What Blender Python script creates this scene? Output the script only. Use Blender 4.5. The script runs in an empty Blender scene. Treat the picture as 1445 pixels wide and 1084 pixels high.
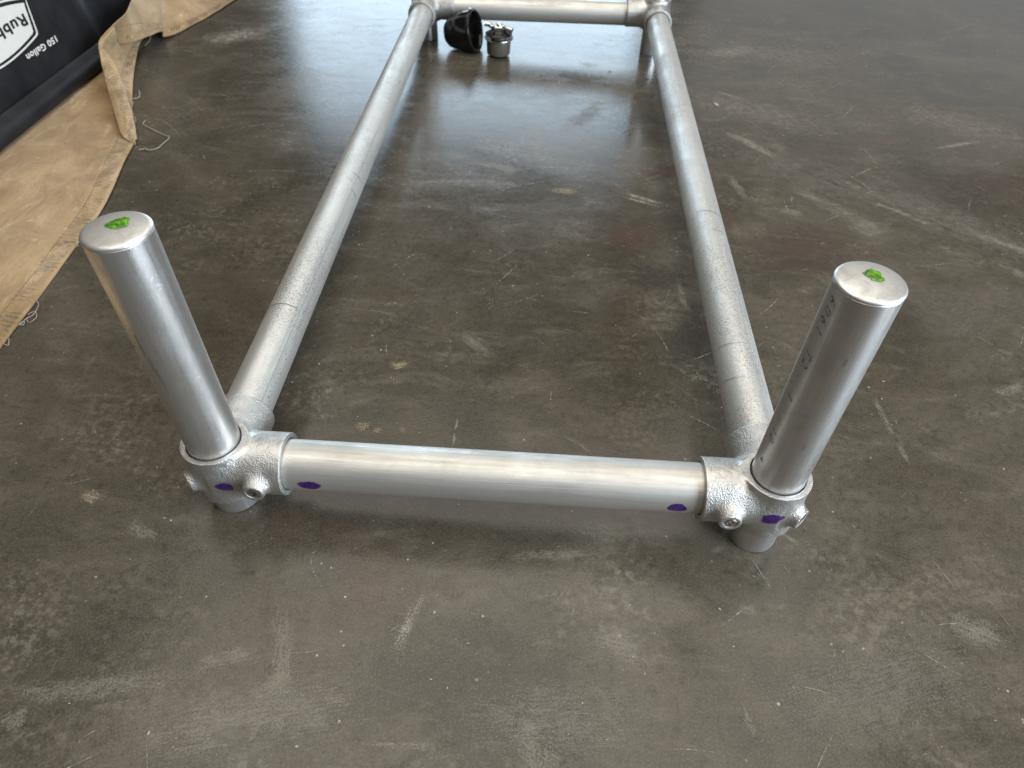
import bpy, bmesh, math, random
import numpy as np
from mathutils import Matrix, Vector, noise as mnoise

random.seed(4)
scene = bpy.context.scene
col = scene.collection

# ------------------------------------------------------------------ camera
cam_d = bpy.data.cameras.new("camera")
cam_d.sensor_width = 36.0
cam_d.lens = 24.332
cam_d.clip_start = 0.02
cam_d.clip_end = 100.0
cam = bpy.data.objects.new("camera", cam_d)
col.objects.link(cam)
cam.matrix_world = Matrix((
    (0.9972477, -0.0723969, 0.0159913, 0.2844573),
    (0.0626692, 0.7078396, -0.7035877, -0.4043545),
    (0.0396182, 0.7026534, 0.7104285, 0.5971892),
    (0, 0, 0, 1)))
scene.camera = cam
cam_d.dof.use_dof = True
cam_d.dof.focus_distance = 0.62
cam_d.dof.aperture_fstop = 10.0

# ------------------------------------------------------------------ light
world = bpy.data.worlds.new("World")
scene.world = world
world.use_nodes = True
bg = world.node_tree.nodes["Background"]
bg.inputs[0].default_value = (0.90, 0.86, 0.80, 1)
bg.inputs[1].default_value = 0.055


def area(name, loc, target, sx, sy, energy, color):
    d = bpy.data.lights.new(name, 'AREA')
    d.shape = 'RECTANGLE'
    d.size, d.size_y = sx, sy
    d.energy = energy
    d.color = color
    o = bpy.data.objects.new(name, d)
    col.objects.link(o)
    o.location = loc
    v = Vector(target) - Vector(loc)
    o.rotation_euler = v.to_track_quat('-Z', 'Y').to_euler()
    return o


# open workshop door beyond the far end of the frame
area("door_daylight", (-0.50, 6.6, 1.40), (-0.50, 0.0, 1.40), 3.3, 2.7, 160, (0.64, 0.83, 1.0))
# second, shaded opening further right along the same wall
area("far_window", (3.3, 6.4, 1.5), (3.0, 0.0, 1.2), 3.4, 2.4, 11, (0.86, 0.93, 1.0))
# pale ceiling with its roof lights
area("ceiling_light", (0.3, 0.4, 3.4), (0.3, 0.4, 0), 4.0, 5.4, 160, (1.0, 0.94, 0.84))
# windows on the right-hand side, beside the photographer
area("side_window", (3.3, -1.2, 1.4), (0.3, 0.2, 0.15), 2.2, 1.8, 240, (0.78, 0.89, 1.0))

scene.view_settings.view_transform = 'Standard'
scene.view_settings.look = 'None'
scene.view_settings.exposure = 0.0
scene.view_settings.gamma = 1.0
scene.render.engine = 'CYCLES'


# ------------------------------------------------------------------ helpers
class NT:
    def __init__(self, name):
        self.m = bpy.data.materials.new(name)
        self.m.use_nodes = True
        self.t = self.m.node_tree
        self.n = self.t.nodes
        self.bsdf = self.n["Principled BSDF"]
        self.out = self.n["Material Output"]

    def new(self, typ, **kw):
        nd = self.n.new(typ)
        for k, v in kw.items():
            if k.startswith('i_'):
                key = k[2:]
                key = int(key) if key.isdigit() else key
                nd.inputs[key].default_value = v
            else:
                setattr(nd, k, v)
        return nd

    def link(self, a, b):
        self.t.links.new(a, b)

    def coords(self, kind='Object', scale=(1, 1, 1), rot=(0, 0, 0), loc=(0, 0, 0)):
        tc = self.new('ShaderNodeTexCoord')
        mp = self.new('ShaderNodeMapping')
        mp.inputs['Scale'].default_value = scale
        mp.inputs['Rotation'].default_value = rot
        mp.inputs['Location'].default_value = loc
        self.link(tc.outputs[kind], mp.inputs[0])
        return mp.outputs[0]

    def noise(self, vec, scale, detail=4, rough=0.55, dist=0.0, typ='FBM'):
        nd = self.new('ShaderNodeTexNoise')
        nd.inputs['Scale'].default_value = scale
        nd.inputs['Detail'].default_value = detail
        nd.inputs['Roughness'].default_value = rough
        nd.inputs['Distortion'].default_value = dist
        self.link(vec, nd.inputs['Vector'])
        return nd.outputs['Fac']

    def voro(self, vec, scale, feature='F1', rand=1.0):
        nd = self.new('ShaderNodeTexVoronoi', feature=feature)
        nd.inputs['Scale'].default_value = scale
        nd.inputs['Randomness'].default_value = rand
        self.link(vec, nd.inputs['Vector'])
        return nd

    def ramp(self, fac, stops, interp='LINEAR'):
        nd = self.new('ShaderNodeValToRGB')
        nd.color_ramp.interpolation = interp
        e = nd.color_ramp.elements
        while len(e) > len(stops):
            e.remove(e[-1])
        while len(e) < len(stops):
            e.new(0.5)
        for el, (p, c) in zip(e, stops):
            el.position = p
            el.color = c if len(c) == 4 else (*c, 1)
        self.link(fac, nd.inputs[0])
        return nd.outputs[0]

    def rng(self, fac, a, b, c=0.0, d=1.0):
        nd = self.new('ShaderNodeMapRange')
        nd.inputs[1].default_value = a
        nd.inputs[2].default_value = b
        nd.inputs[3].default_value = c
        nd.inputs[4].default_value = d
        self.link(fac, nd.inputs[0])
        return nd.outputs[0]

    def math(self, op, a, b=None):
        nd = self.new('ShaderNodeMath', operation=op)
        for i, v in enumerate((a, b)):
            if v is None:
                continue
            if isinstance(v, (int, float)):
                nd.inputs[i].default_value = v
            else:
                self.link(v, nd.inputs[i])
        return nd.outputs[0]

    def mix(self, fac, a, b, blend='MIX'):
        nd = self.new('ShaderNodeMix', data_type='RGBA', blend_type=blend)
        for s, v in ((0, fac), (6, a), (7, b)):
            if isinstance(v, (int, float)):
                nd.inputs[s].default_value = v
            elif isinstance(v, tuple):
                nd.inputs[s].default_value = v if len(v) == 4 else (*v, 1)
            else:
                self.link(v, nd.inputs[s])
        return nd.outputs[2]

    def bump(self, h, strength, dist, normal=None):
        nd = self.new('ShaderNodeBump')
        nd.inputs['Strength'].default_value = strength
        nd.inputs['Distance'].default_value = dist
        self.link(h, nd.inputs['Height'])
        if normal is not None:
            self.link(normal, nd.inputs['Normal'])
        return nd.outputs[0]

    def set(self, **kw):
        for k, v in kw.items():
            key = k.replace('_', ' ')
            s = self.bsdf.inputs[key]
            if isinstance(v, (int, float)):
                s.default_value = v
            elif isinstance(v, tuple):
                s.default_value = v if len(v) == 4 else (*v, 1)
            else:
                self.link(v, s)
        return self


def mk(name, verts, faces, mat, parent=None, smooth=False, uv=None):
    me = bpy.data.meshes.new(name)
    me.from_pydata([tuple(v) for v in verts], [], faces)
    if smooth:
        me.polygons.foreach_set('use_smooth', [True] * len(me.polygons))
    if uv is not None:
        lay = me.uv_layers.new(name='UVMap')
        idx = np.empty(len(me.loops), dtype=np.int32)
        me.loops.foreach_get('vertex_index', idx)
        lay.data.foreach_set('uv', np.asarray(uv, dtype=np.float32)[idx].ravel())
    me.materials.append(mat)
    me.update()
    o = bpy.data.objects.new(name, me)
    col.objects.link(o)
    if parent is not None:
        o.parent = parent
    return o


def tag(o, label=None, cat=None, group=None, kind=None):
    for k, v in (('label', label), ('category', cat), ('group', group), ('kind', kind)):
        if v:
            o[k] = v
    return o


def empty(name, loc=(0, 0, 0)):
    o = bpy.data.objects.new(name, None)
    o.empty_display_size = 0.05
    o.location = loc
    col.objects.link(o)
    return o


def lathe(profile, seg=64, closed=False):
    """profile: list of (radius, z); returns verts, faces"""
    v, f = [], []
    n = len(profile)
    for (r, z) in profile:
        for k in range(seg):
            a = 2 * math.pi * k / seg
            v.append((r * math.cos(a), r * math.sin(a), z))
    rows = n if closed else n - 1
    for i in range(rows):
        j = (i + 1) % n
        for k in range(seg):
            l = (k + 1) % seg
            f.append((i * seg + k, i * seg + l, j * seg + l, j * seg + k))
    return v, f


def sharpen(o, angle=35):
    me = o.data
    bm = bmesh.new()
    bm.from_mesh(me)
    for e in bm.edges:
        if len(e.link_faces) == 2 and e.calc_face_angle(0) > math.radians(angle):
            e.smooth = False
    bm.to_mesh(me)
    bm.free()
    return o


def tube_path(pts, rad, seg=6, sub=6):
    """smooth tube along points (Catmull-Rom)"""
    P = [Vector(p) for p in pts]
    out = []
    for i in range(len(P) - 1):
        p0, p1, p2, p3 = P[max(i - 1, 0)], P[i], P[i + 1], P[min(i + 2, len(P) - 1)]
        for s in range(sub):
            t = s / sub
            out.append(0.5 * ((2 * p1) + (p2 - p0) * t + (2 * p0 - 5 * p1 + 4 * p2 - p3) * t * t + (3 * p1 - p0 - 3 * p2 + p3) * t ** 3))
    out.append(P[-1])
    v, f = [], []
    up = Vector((0.13, 0.2, 1)).normalized()
    for i, p in enumerate(out):
        d = (out[min(i + 1, len(out) - 1)] - out[max(i - 1, 0)]).normalized()
        a = d.cross(up)
        if a.length < 1e-4:
            a = d.cross(Vector((1, 0, 0)))
        a.normalize()
        b = d.cross(a)
        for k in range(seg):
            t = 2 * math.pi * k / seg
            v.append(p + (a * math.cos(t) + b * math.sin(t)) * rad)
    for i in range(len(out) - 1):
        for k in range(seg):
            l = (k + 1) % seg
            f.append((i * seg + k, i * seg + l, (i + 1) * seg + l, (i + 1) * seg + k))
    f.append(tuple(range(seg)))
    f.append(tuple((len(out) - 1) * seg + k for k in reversed(range(seg))))
    return v, f


def text_mesh(body, size, extrude=0.0, spacing=1.0, shear=0.0, bold=0.0):
    cu = bpy.data.curves.new('txt', 'FONT')
    cu.body = body
    cu.size = size
    cu.extrude = extrude
    cu.offset = bold
    cu.align_x = 'LEFT'
    cu.space_character = spacing
    cu.shear = shear
    cu.resolution_u = 4
    o = bpy.data.objects.new('txt', cu)
    col.objects.link(o)
    dg = bpy.context.evaluated_depsgraph_get()
    me = bpy.data.meshes.new_from_object(o.evaluated_get(dg))
    V = [tuple(v.co) for v in me.vertices]
    F = [tuple(p.vertices) for p in me.polygons]
    bpy.data.objects.remove(o)
    bpy.data.curves.remove(cu)
    bpy.data.meshes.remove(me)
    return V, F


# ------------------------------------------------------------------ materials
def m_floor():
    m = NT('sealed_concrete')
    c = m.coords('Object')
    mid = m.noise(c, 4.0, 5, 0.66, 0.9)
    cs = m.coords('Object', (1.0, 2.4, 1), (0, 0, 0.5))
    strk = m.noise(cs, 9.0, 6, 0.76, 0.8)
    fine = m.noise(c, 110.0, 3, 0.75)
    grit = m.noise(c, 520.0, 1, 0.6)
    base = m.ramp(mid, [(0.28, (0.044, 0.038, 0.028)), (0.5, (0.070, 0.0595, 0.044)), (0.72, (0.106, 0.089, 0.067))])
    base = m.mix(m.rng(strk, 0.52, 0.78, 0, 0.60), base, (0.160, 0.134, 0.103))
    base = m.mix(m.rng(strk, 0.46, 0.28, 0, 0.55), base, (0.036, 0.031, 0.022))
    # worn pale scuffing, broken up by the grain
    wear = m.noise(m.coords('Object', (1, 1.4, 1), (0, 0, -0.3), (5.3, 1.2, 0)), 4.0, 5, 0.72, 0.6)
    pal = m.math('MULTIPLY', m.rng(wear, 0.54, 0.76), m.rng(fine, 0.50, 0.60))
    base = m.mix(m.math('MULTIPLY', pal, 0.50), base, (0.30, 0.265, 0.21))
    # reddish-brown stains
    base = m.mix(m.rng(wear, 0.43, 0.28, 0, 0.50), base, (0.080, 0.050, 0.036))
    # salt and pepper grain
    base = m.mix(m.rng(grit, 0.50, 0.72, 0.0, 0.20), base, (0.22, 0.190, 0.150))
    base = m.mix(m.rng(grit, 0.46, 0.28, 0.0, 0.24), base, (0.024, 0.021, 0.016))
    base = m.mix(m.rng(fine, 0.48, 0.32, 0.0, 0.42), base, (0.030, 0.025, 0.018))
    # tiny pale specks
    for sc, th, amt in ((34, 0.050, 0.8), (95, 0.10, 0.75)):
        vo = m.voro(c, sc)
        keep = m.new('ShaderNodeSeparateColor')
        m.link(vo.outputs['Color'], keep.inputs[0])
        k = m.math('GREATER_THAN', keep.outputs[0], 0.66)
        size = m.rng(keep.outputs[2], 0.0, 1.0, th * 0.35, th * 1.25)
        s = m.math('MULTIPLY', m.rng(m.math('DIVIDE', vo.outputs['Distance'], size), 1.0, 0.6), k)
        s = m.math('MULTIPLY', s, m.rng(strk, 0.44, 0.60, 0.12, 1.0))
        base = m.mix(m.math('MULTIPLY', s, amt), base, (0.50, 0.46, 0.38))
    # hair scratches
    for rot, sc, seed in ((0.5, 5.5, 1.0), (-0.9, 7.0, 4.0), (1.35, 6.0, 9.0)):
        vec = m.coords('Object', (1.0, 0.085, 1.0), (0, 0, rot), (seed, seed * 1.7, 0))
        vo = m.voro(vec, sc * 3.2)
        keep = m.new('ShaderNodeSeparateColor')
        m.link(vo.outputs['Color'], keep.inputs[0])
        k = m.math('GREATER_THAN', keep.outputs[1], 0.66)
        s = m.math('MULTIPLY', m.rng(vo.outputs['Distance'], 0.040, 0.012), k)
        s = m.math('MULTIPLY', s, m.rng(fine, 0.46, 0.54))
        base = m.mix(m.math('MULTIPLY', s, 0.6), base, (0.40, 0.36, 0.29))
    rough = m.rng(mid, 0.3, 0.75, 0.11, 0.21)
    rough = m.math('ADD', rough, m.rng(strk, 0.45, 0.8, 0, 0.15))
    rough = m.math('ADD', rough, m.rng(fine, 0.4, 0.7, 0, 0.07))
    hb = m.math('ADD', m.math('MULTIPLY', fine, 0.6), m.math('MULTIPLY', grit, 0.35))
    nrm = m.bump(hb, 0.22, 0.0010)
    m.set(Base_Color=base, Roughness=rough, Normal=nrm, Specular_IOR_Level=0.34)
    return m.m


def m_mark():
    """scuff decal: colour and opacity come from the object's own colour"""
    m = NT('scuff')
    oi = m.new('ShaderNodeObjectInfo')
    uv = m.coords('UV', (1, 1, 1))
    sp = m.new('ShaderNodeSeparateXYZ')
    m.link(uv, sp.inputs[0])
    # falloff toward the outline
    ex = m.math('MULTIPLY', m.math('MULTIPLY', sp.outputs[0], m.math('SUBTRACT', 1.0, sp.outputs[0])), 4.0)
    ey = m.math('MULTIPLY', m.math('MULTIPLY', sp.outputs[1], m.math('SUBTRACT', 1.0, sp.outputs[1])), 4.0)
    fall = m.math('MULTIPLY', m.math('POWER', ex, 0.7), ey)
    c = m.coords('Object')
    wv = m.new('ShaderNodeVectorMath', operation='ADD')
    m.link(c, wv.inputs[0])
    cmb = m.new('ShaderNodeCombineXYZ')
    m.link(m.math('MULTIPLY', oi.outputs['Random'], 37.0), cmb.inputs[0])
    m.link(m.math('MULTIPLY', oi.outputs['Random'], 91.0), cmb.inputs[1])
    m.link(cmb.outputs[0], wv.inputs[1])
    n1 = m.noise(wv.outputs[0], 60, 5, 0.75, 0.6)
    st = m.new('ShaderNodeMapping')
    st.inputs['Scale'].default_value = (0.22, 1.6, 1)
    m.link(wv.outputs[0], st.inputs[0])
    n2 = m.noise(st.outputs[0], 260, 4, 0.75)
    n3 = m.noise(wv.outputs[0], 600, 1, 0.6)
    k = m.math('ADD', m.math('MULTIPLY', n1, 0.8), m.math('MULTIPLY', n2, 1.0))
    k = m.math('ADD', k, m.math('MULTIPLY', n3, 0.85))
    k = m.math('ADD', k, m.math('MULTIPLY', m.math('SUBTRACT', fall, 1.0), 0.62))
    a = m.math('MULTIPLY', m.rng(k, 1.10, 1.46), oi.outputs['Alpha'])
    m.set(Base_Color=m.mix(0.0, oi.outputs['Color'], (0, 0, 0)), Roughness=0.62, Alpha=a)
    return m.m


def m_tube(name, col_a, col_b, r0, r1, streak=1.0, speck=0.0, scuff=0.3, metal=1.0):
    m = NT(name)
    oi = m.new('ShaderNodeObjectInfo')
    off = m.new('ShaderNodeVectorMath', operation='ADD')
    cmb = m.new('ShaderNodeCombineXYZ')
    m.link(m.math('MULTIPLY', oi.outputs['Random'], 5.0), cmb.inputs[2])
    m.link(m.coords('Object'), off.inputs[0])
    m.link(cmb.outputs[0], off.inputs[1])
    o = off.outputs[0]

    def mp(s):
        q = m.new('ShaderNodeMapping')
        q.inputs['Scale'].default_value = s
        m.link(o, q.inputs[0])
        return q.outputs[0]
    lines = m.noise(mp((1, 1, 0.012)), 520, 4, 0.7)        # drawing lines along the tube
    lines2 = m.noise(mp((1, 1, 0.05)), 150, 5, 0.7)
    blot = m.noise(o, 26, 6, 0.65, 0.6)
    fine = m.noise(o, 330, 3, 0.65)
    base = m.mix(m.rng(blot, 0.30, 0.72), col_a, col_b)
    base = m.mix(m.rng(lines2, 0.50, 0.74, 0, 0.42 * streak), base, (0.36, 0.345, 0.315))
    base = m.mix(m.rng(lines2, 0.46, 0.28, 0, 0.5), base, (0.88, 0.87, 0.85))
    # thin dark rub marks
    vo = m.voro(mp((1.0, 1.0, 0.10)), 95)
    sc = m.new('ShaderNodeSeparateColor')
    m.link(vo.outputs['Color'], sc.inputs[0])
    k = m.math('MULTIPLY', m.math('GREATER_THAN', sc.outputs[0], 0.88), m.rng(vo.outputs['Distance'], 0.14, 0.04))
    base = m.mix(m.math('MULTIPLY', k, scuff), base, (0.09, 0.08, 0.07))
    rough = m.rng(blot, 0.3, 0.7, r0, r1)
    rough = m.math('ADD', rough, m.rng(lines2, 0.35, 0.70, -0.09, 0.11))
    h = m.math('ADD', m.math('MULTIPLY', lines, 0.5 * streak), m.math('MULTIPLY', fine, 0.25))
    if speck > 0:
        sp_n = m.noise(mp((1, 1, 0.8)), 720, 2, 0.65, 0.2)
        reg = m.rng(m.noise(mp((1, 1, 0.5)), 9, 4, 0.6), 0.40, 0.58, 0.10, 1.0)
        s = m.math('MULTIPLY', m.rng(sp_n, 0.50, 0.62), reg)
        base = m.mix(m.math('MULTIPLY', s, speck), base, (0.20, 0.195, 0.19))
        rough = m.math('ADD', rough, m.math('MULTIPLY', s, 0.10))
        h = m.math('ADD', h, m.math('MULTIPLY', sp_n, 1.2))
    nrm = m.bump(h, 0.34, 0.0007)
    m.set(Base_Color=base, Metallic=metal, Roughness=rough, Normal=nrm)
    return m.m


def m_cast():
    m = NT('cast_fitting')
    c = m.coords('Object')
    g = m.noise(c, 800, 2, 0.65, 0.1)
    g2 = m.noise(c, 130, 4, 0.6)
    blot = m.noise(c, 38, 4, 0.6)
    base = m.mix(m.rng(blot, 0.35, 0.70), (0.60, 0.59, 0.57), (0.45, 0.44, 0.42))
    base = m.mix(m.rng(g, 0.56, 0.72, 0, 0.42), base, (0.34, 0.33, 0.31))
    rough = m.rng(blot, 0.3, 0.7, 0.32, 0.48)
    pat = m.rng(blot, 0.38, 0.62, 0.25, 1.0)
    h = m.math('ADD', m.math('MULTIPLY', g, pat), m.math('MULTIPLY', g2, 0.45))
    m.set(Base_Color=base, Metallic=0.85, Roughness=rough, Normal=m.bump(h, 0.85, 0.0014))
    return m.m


def m_cap():
    m = NT('plug_metal')
    c = m.coords('Object')
    a = m.noise(c, 55, 5, 0.65, 0.8)
    b = m.noise(c, 300, 3, 0.6)
    base = m.mix(m.rng(a, 0.40, 0.66), (0.80, 0.79, 0.76), (0.48, 0.465, 0.44))
    m.set(Base_Color=base, Metallic=0.85, Roughness=m.rng(a, 0.3, 0.7, 0.34, 0.52), Normal=m.bump(b, 0.15, 0.0004))
    return m.m


def m_plain(name, colr, rough=0.5, metal=0.0, bumpscale=0, bs=0.2, bd=0.0005, vary=0.25, spec=0.5):
    m = NT(name)
    c = m.coords('Object')
    n = m.noise(c, 120, 4, 0.6)
    dark = tuple(x * (1 - vary) for x in colr)
    base = m.mix(m.rng(n, 0.3, 0.7), dark, colr)
    m.set(Base_Color=base, Roughness=rough, Metallic=metal, Specular_IOR_Level=spec)
    if bumpscale:
        m.set(Normal=m.bump(m.noise(c, bumpscale, 3, 0.6), bs, bd))
    return m.m


def m_paint(name, dark, light, rough=0.35):
    m = NT(name)
    c = m.coords('Object')
    n = m.noise(c, 190, 3, 0.6, 1.5)
    base = m.mix(m.rng(n, 0.44, 0.60), dark, light)
    thin = m.noise(c, 480, 2, 0.6, 0.5)
    m.set(Base_Color=base, Roughness=rough, Normal=m.bump(n, 0.35, 0.0010), Alpha=m.rng(thin, 0.24, 0.40, 0.35, 1.0))
    return m.m


def m_canvas():
    m = NT('canvas_cloth')
    c = m.coords('Object')
    a = m.noise(c, 9, 6, 0.65, 0.8)
    b = m.noise(m.coords('Object', (1, 0.35, 1), (0, 0, 0.3)), 26, 6, 0.7, 0.6)
    e = m.noise(c, 120, 4, 0.65)
    base = m.mix(m.rng(a, 0.38, 0.64), (0.255, 0.163, 0.076), (0.395, 0.272, 0.145))
    base = m.mix(m.rng(b, 0.54, 0.68, 0, 0.70), base, (0.52, 0.395, 0.245))
    base = m.mix(m.rng(b, 0.44, 0.28, 0, 0.60), base, (0.27, 0.170, 0.078))
    vo = m.voro(c, 24)
    base = m.mix(m.rng(vo.outputs['Distance'], 0.14, 0.05, 0, 0.30), base, (0.66, 0.56, 0.42))
    uv = m.coords('UV')
    sp = m.new('ShaderNodeSeparateXYZ')
    m.link(uv, sp.inputs[0])
    # hem: puckered ribs across a band near the edge (u along edge in m, v inward in m)
    wob = m.noise(uv, 60, 2, 0.5)
    uu = m.math('ADD', sp.outputs[0], m.math('MULTIPLY', wob, 0.006))
    ribs = m.math('SINE', m.math('MULTIPLY', uu, 2 * math.pi / 0.0085))
    band = m.math('MULTIPLY', m.rng(sp.outputs[1], 0.004, 0.009), m.rng(sp.outputs[1], 0.034, 0.027))
    ribn = m.math('MULTIPLY', m.math('MULTIPLY', ribs, band), m.rng(m.noise(uv, 35, 2), 0.40, 0.58))
    seam = m.math('MULTIPLY', m.rng(sp.outputs[1], 0.0285, 0.030), m.rng(sp.outputs[1], 0.0325, 0.031))
    h = m.math('ADD', m.math('MULTIPLY', ribn, 0.9), m.math('MULTIPLY', seam, -0.4))
    wv = m.new('ShaderNodeTexWave', wave_type='BANDS', bands_direction='X')
    wv.inputs['Scale'].default_value = 330
    m.link(c, wv.inputs[0])
    wv2 = m.new('ShaderNodeTexWave', wave_type='BANDS', bands_direction='Y')
    wv2.inputs['Scale'].default_value = 330
    m.link(c, wv2.inputs[0])
    weave = m.math('MULTIPLY', wv.outputs['Fac'], wv2.outputs['Fac'])
    base = m.mix(m.rng(ribn, 0.1, -0.8, 0, 0.14), base, (0.20, 0.125, 0.06))
    n1 = m.bump(h, 0.9, 0.0026)
    n1 = m.bump(m.math('ADD', m.math('MULTIPLY', weave, 0.5), e), 0.35, 0.0007, n1)
    n1 = m.bump(m.math('ADD', a, m.math('MULTIPLY', b, 0.35)), 0.55, 0.014, n1)
    m.set(Base_Color=base, Roughness=0.88, Normal=n1, Specular_IOR_Level=0.25, Sheen_Weight=0.15)
    return m.m


def m_blackplastic():
    m = NT('black_moulded_plastic')
    c = m.coords('Object')
    a = m.noise(c, 14, 5, 0.6)
    b = m.noise(c, 240, 3, 0.6)
    base = m.mix(m.rng(a, 0.35, 0.7), (0.010, 0.010, 0.012), (0.019, 0.019, 0.021))
    base = m.mix(m.rng(m.noise(c, 60, 6, 0.7, 1.0), 0.62, 0.78, 0, 0.25), base, (0.075, 0.07, 0.065))
    m.set(Base_Color=base, Roughness=m.rng(a, 0.3, 0.7, 0.40, 0.58), Normal=m.bump(b, 0.2, 0.0006), Specular_IOR_Level=0.26)
    return m.m


def m_ink():
    m = NT('faded_print_ink')
    c = m.coords('Object')
    n = m.noise(c, 420, 2, 0.6)
    m.set(Base_Color=(0.05, 0.055, 0.08), Roughness=0.5, Alpha=m.rng(n, 0.36, 0.60, 0.15, 0.80))
    return m.m


MAT = dict(
    floor=m_floor(), mark=m_mark(), cast=m_cast(), cap=m_cap(), canvas=m_canvas(), tank=m_blackplastic(),
    alu=m_tube('aluminium_tube', (0.74, 0.735, 0.73), (0.56, 0.555, 0.545), 0.31, 0.47, 1.1, 0.0, 0.75, 0.92),
    alu_rail=m_tube('scuffed_aluminium_tube', (0.66, 0.645, 0.61), (0.53, 0.515, 0.48), 0.48, 0.60, 1.3, 0.0, 0.7, 0.86),
    galv=m_tube('weathered_galvanised_tube', (0.73, 0.725, 0.695), (0.58, 0.575, 0.545), 0.44, 0.57, 0.4, 0.85, 0.45, 0.78),
    green=m_paint('green_marker_paint', (0.030, 0.13, 0.008), (0.15, 0.33, 0.02), 0.30),
    purple=m_paint('purple_marker_paint', (0.028, 0.005, 0.075), (0.065, 0.016, 0.165), 0.30),
    ink=m_ink(),
    white=m_plain('white_print', (0.74, 0.73, 0.69), 0.5, vary=0.08),
    badge=m_plain('badge_white', (0.70, 0.69, 0.64), 0.5, vary=0.06),
    black=m_plain('black_print', (0.012, 0.012, 0.013), 0.5),
    rubber=m_plain('glossy_black_rubber', (0.006, 0.0055, 0.0055), 0.17, vary=0.2, spec=0.32),
    steel=m_plain('zinc_steel', (0.62, 0.60, 0.57), 0.26, 1.0),
    chrome=m_plain('bright_steel', (0.82, 0.82, 0.82), 0.14, 1.0, vary=0.1),
    greyplug=m_plain('grey_brown_rubber', (0.115, 0.100, 0.080), 0.38, 0.0, 90, 0.3, 0.0006),
    thread=m_plain('cotton_thread', (0.46, 0.40, 0.31), 0.9),
    seam=m_plain('dull_seam_line', (0.17, 0.16, 0.15), 0.6),
)

# ------------------------------------------------------------------ floor
fl = mk('concrete_floor', [(-30, -30, 0), (30, -30, 0), (30, 30, 0), (-30, 30, 0)], [(0, 1, 2, 3)], MAT['floor'])
tag(fl, 'stained dark brown sealed concrete floor under everything', 'floor', kind='structure')

MK = [(0.202,-0.125,0.053,-1.837,0.0092),(-0.052,-0.195,0.150,0.195,0.0104),(0.050,-0.175,0.057,0.291,0.0092),(0.085,-0.165,0.097,-1.300,0.0109),(0.060,-0.224,0.039,-0.129,0.0146),(0.091,-0.241,0.043,0.194,0.0185),(0.086,-0.182,0.034,1.346,0.0104),(0.208,-0.226,0.051,0.023,0.0037),(-0.106,-0.222,0.020,0.650,0.0097),(0.329,-0.043,0.084,0.133,0.0063),(0.489,-0.022,0.020,0.578,0.0036),(0.384,-0.139,0.050,-0.174,0.0157),(0.372,-0.006,0.043,-0.009,0.0136),(0.459,0.648,0.101,-0.414,0.0093),(0.454,0.637,0.072,-0.391,0.0069),(1.097,0.927,0.110,0.413,0.0096),(0.781,0.685,0.137,-0.808,0.0200),(0.823,0.599,0.065,-0.856,0.0320),(0.715,1.384,0.160,0.468,0.0477),(0.679,1.095,0.063,-0.514,0.0114),(0.630,0.702,0.077,-1.381,0.0099),(0.717,0.175,0.059,-1.499,0.0045),(0.721,0.120,0.028,-1.500,0.0042),(0.891,0.249,0.058,0.478,0.0098),(-0.451,1.266,0.152,0.654,0.0606),(0.127,0.212,0.024,0.321,0.0116),(0.106,0.107,0.016,0.098,0.0075),(0.124,0.104,0.010,0.097,0.0064),(0.152,0.101,0.008,0.362,0.0064),(0.332,0.654,0.042,-0.034,0.0117),(0.219,0.255,0.054,-0.739,0.0122),(0.539,-0.079,0.017,0.509,0.0032),(0.508,-0.089,0.019,-0.135,0.0060),(0.493,-0.187,0.023,-1.226,0.0039),(0.323,-0.216,0.039,-0.491,0.0166),(0.309,-0.208,0.017,-0.080,0.0044),(0.719,-0.091,0.048,-0.277,0.0150),(0.567,-0.004,0.026,-0.593,0.0028),(-0.143,-0.012,0.026,-0.254,0.0084),(-0.074,-0.048,0.034,-0.418,0.0086),(0.504,0.384,0.064,-1.450,0.0061),(0.546,0.176,0.035,-1.495,0.0049),(1.012,0.497,0.028,-1.207,0.0125),(0.217,0.704,0.051,-0.683,0.0140),(0.278,0.801,0.049,-0.326,0.0110),(0.387,1.231,0.053,-0.420,0.0169),(0.729,0.862,0.042,-0.589,0.0182),(0.703,0.622,0.036,-0.521,0.0140),(0.011,0.210,0.018,0.482,0.0066),(0.054,0.153,0.025,0.869,0.0046),(0.350,0.097,0.030,-0.656,0.0040)]
OCHRE = {25, 26, 27, 28, 29, 38}
STRONG = {0, 13, 14, 15, 19, 24, 18, 25}


def decal(name, x, y, L, ang, w, colr, alpha, k):
    z = 0.0004 + 0.00003 * (k % 9)
    nx, ny = 8, 4
    V, F, U = [], [], []
    rnd = random.Random(k * 7 + 1)
    bow = rnd.uniform(-0.18, 0.18) * w * 2
    for i in range(nx + 1):
        for j in range(ny + 1):
            u, v = i / nx, j / ny
            V.append(((u - .5) * L, (v - .5) * w + bow * (1 - (2 * u - 1) ** 2), 0))
            U.append((u, v))
    for i in range(nx):
        for j in range(ny):
            a = i * (ny + 1) + j
            F.append((a, a + ny + 1, a + ny + 2, a + 1))
    o = mk(name, V, F, MAT['mark'], fl, uv=U)
    o.location = (x, y, z)
    o.rotation_euler = (0, 0, ang)
    o.color = (*colr, alpha)
    return o


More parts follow.
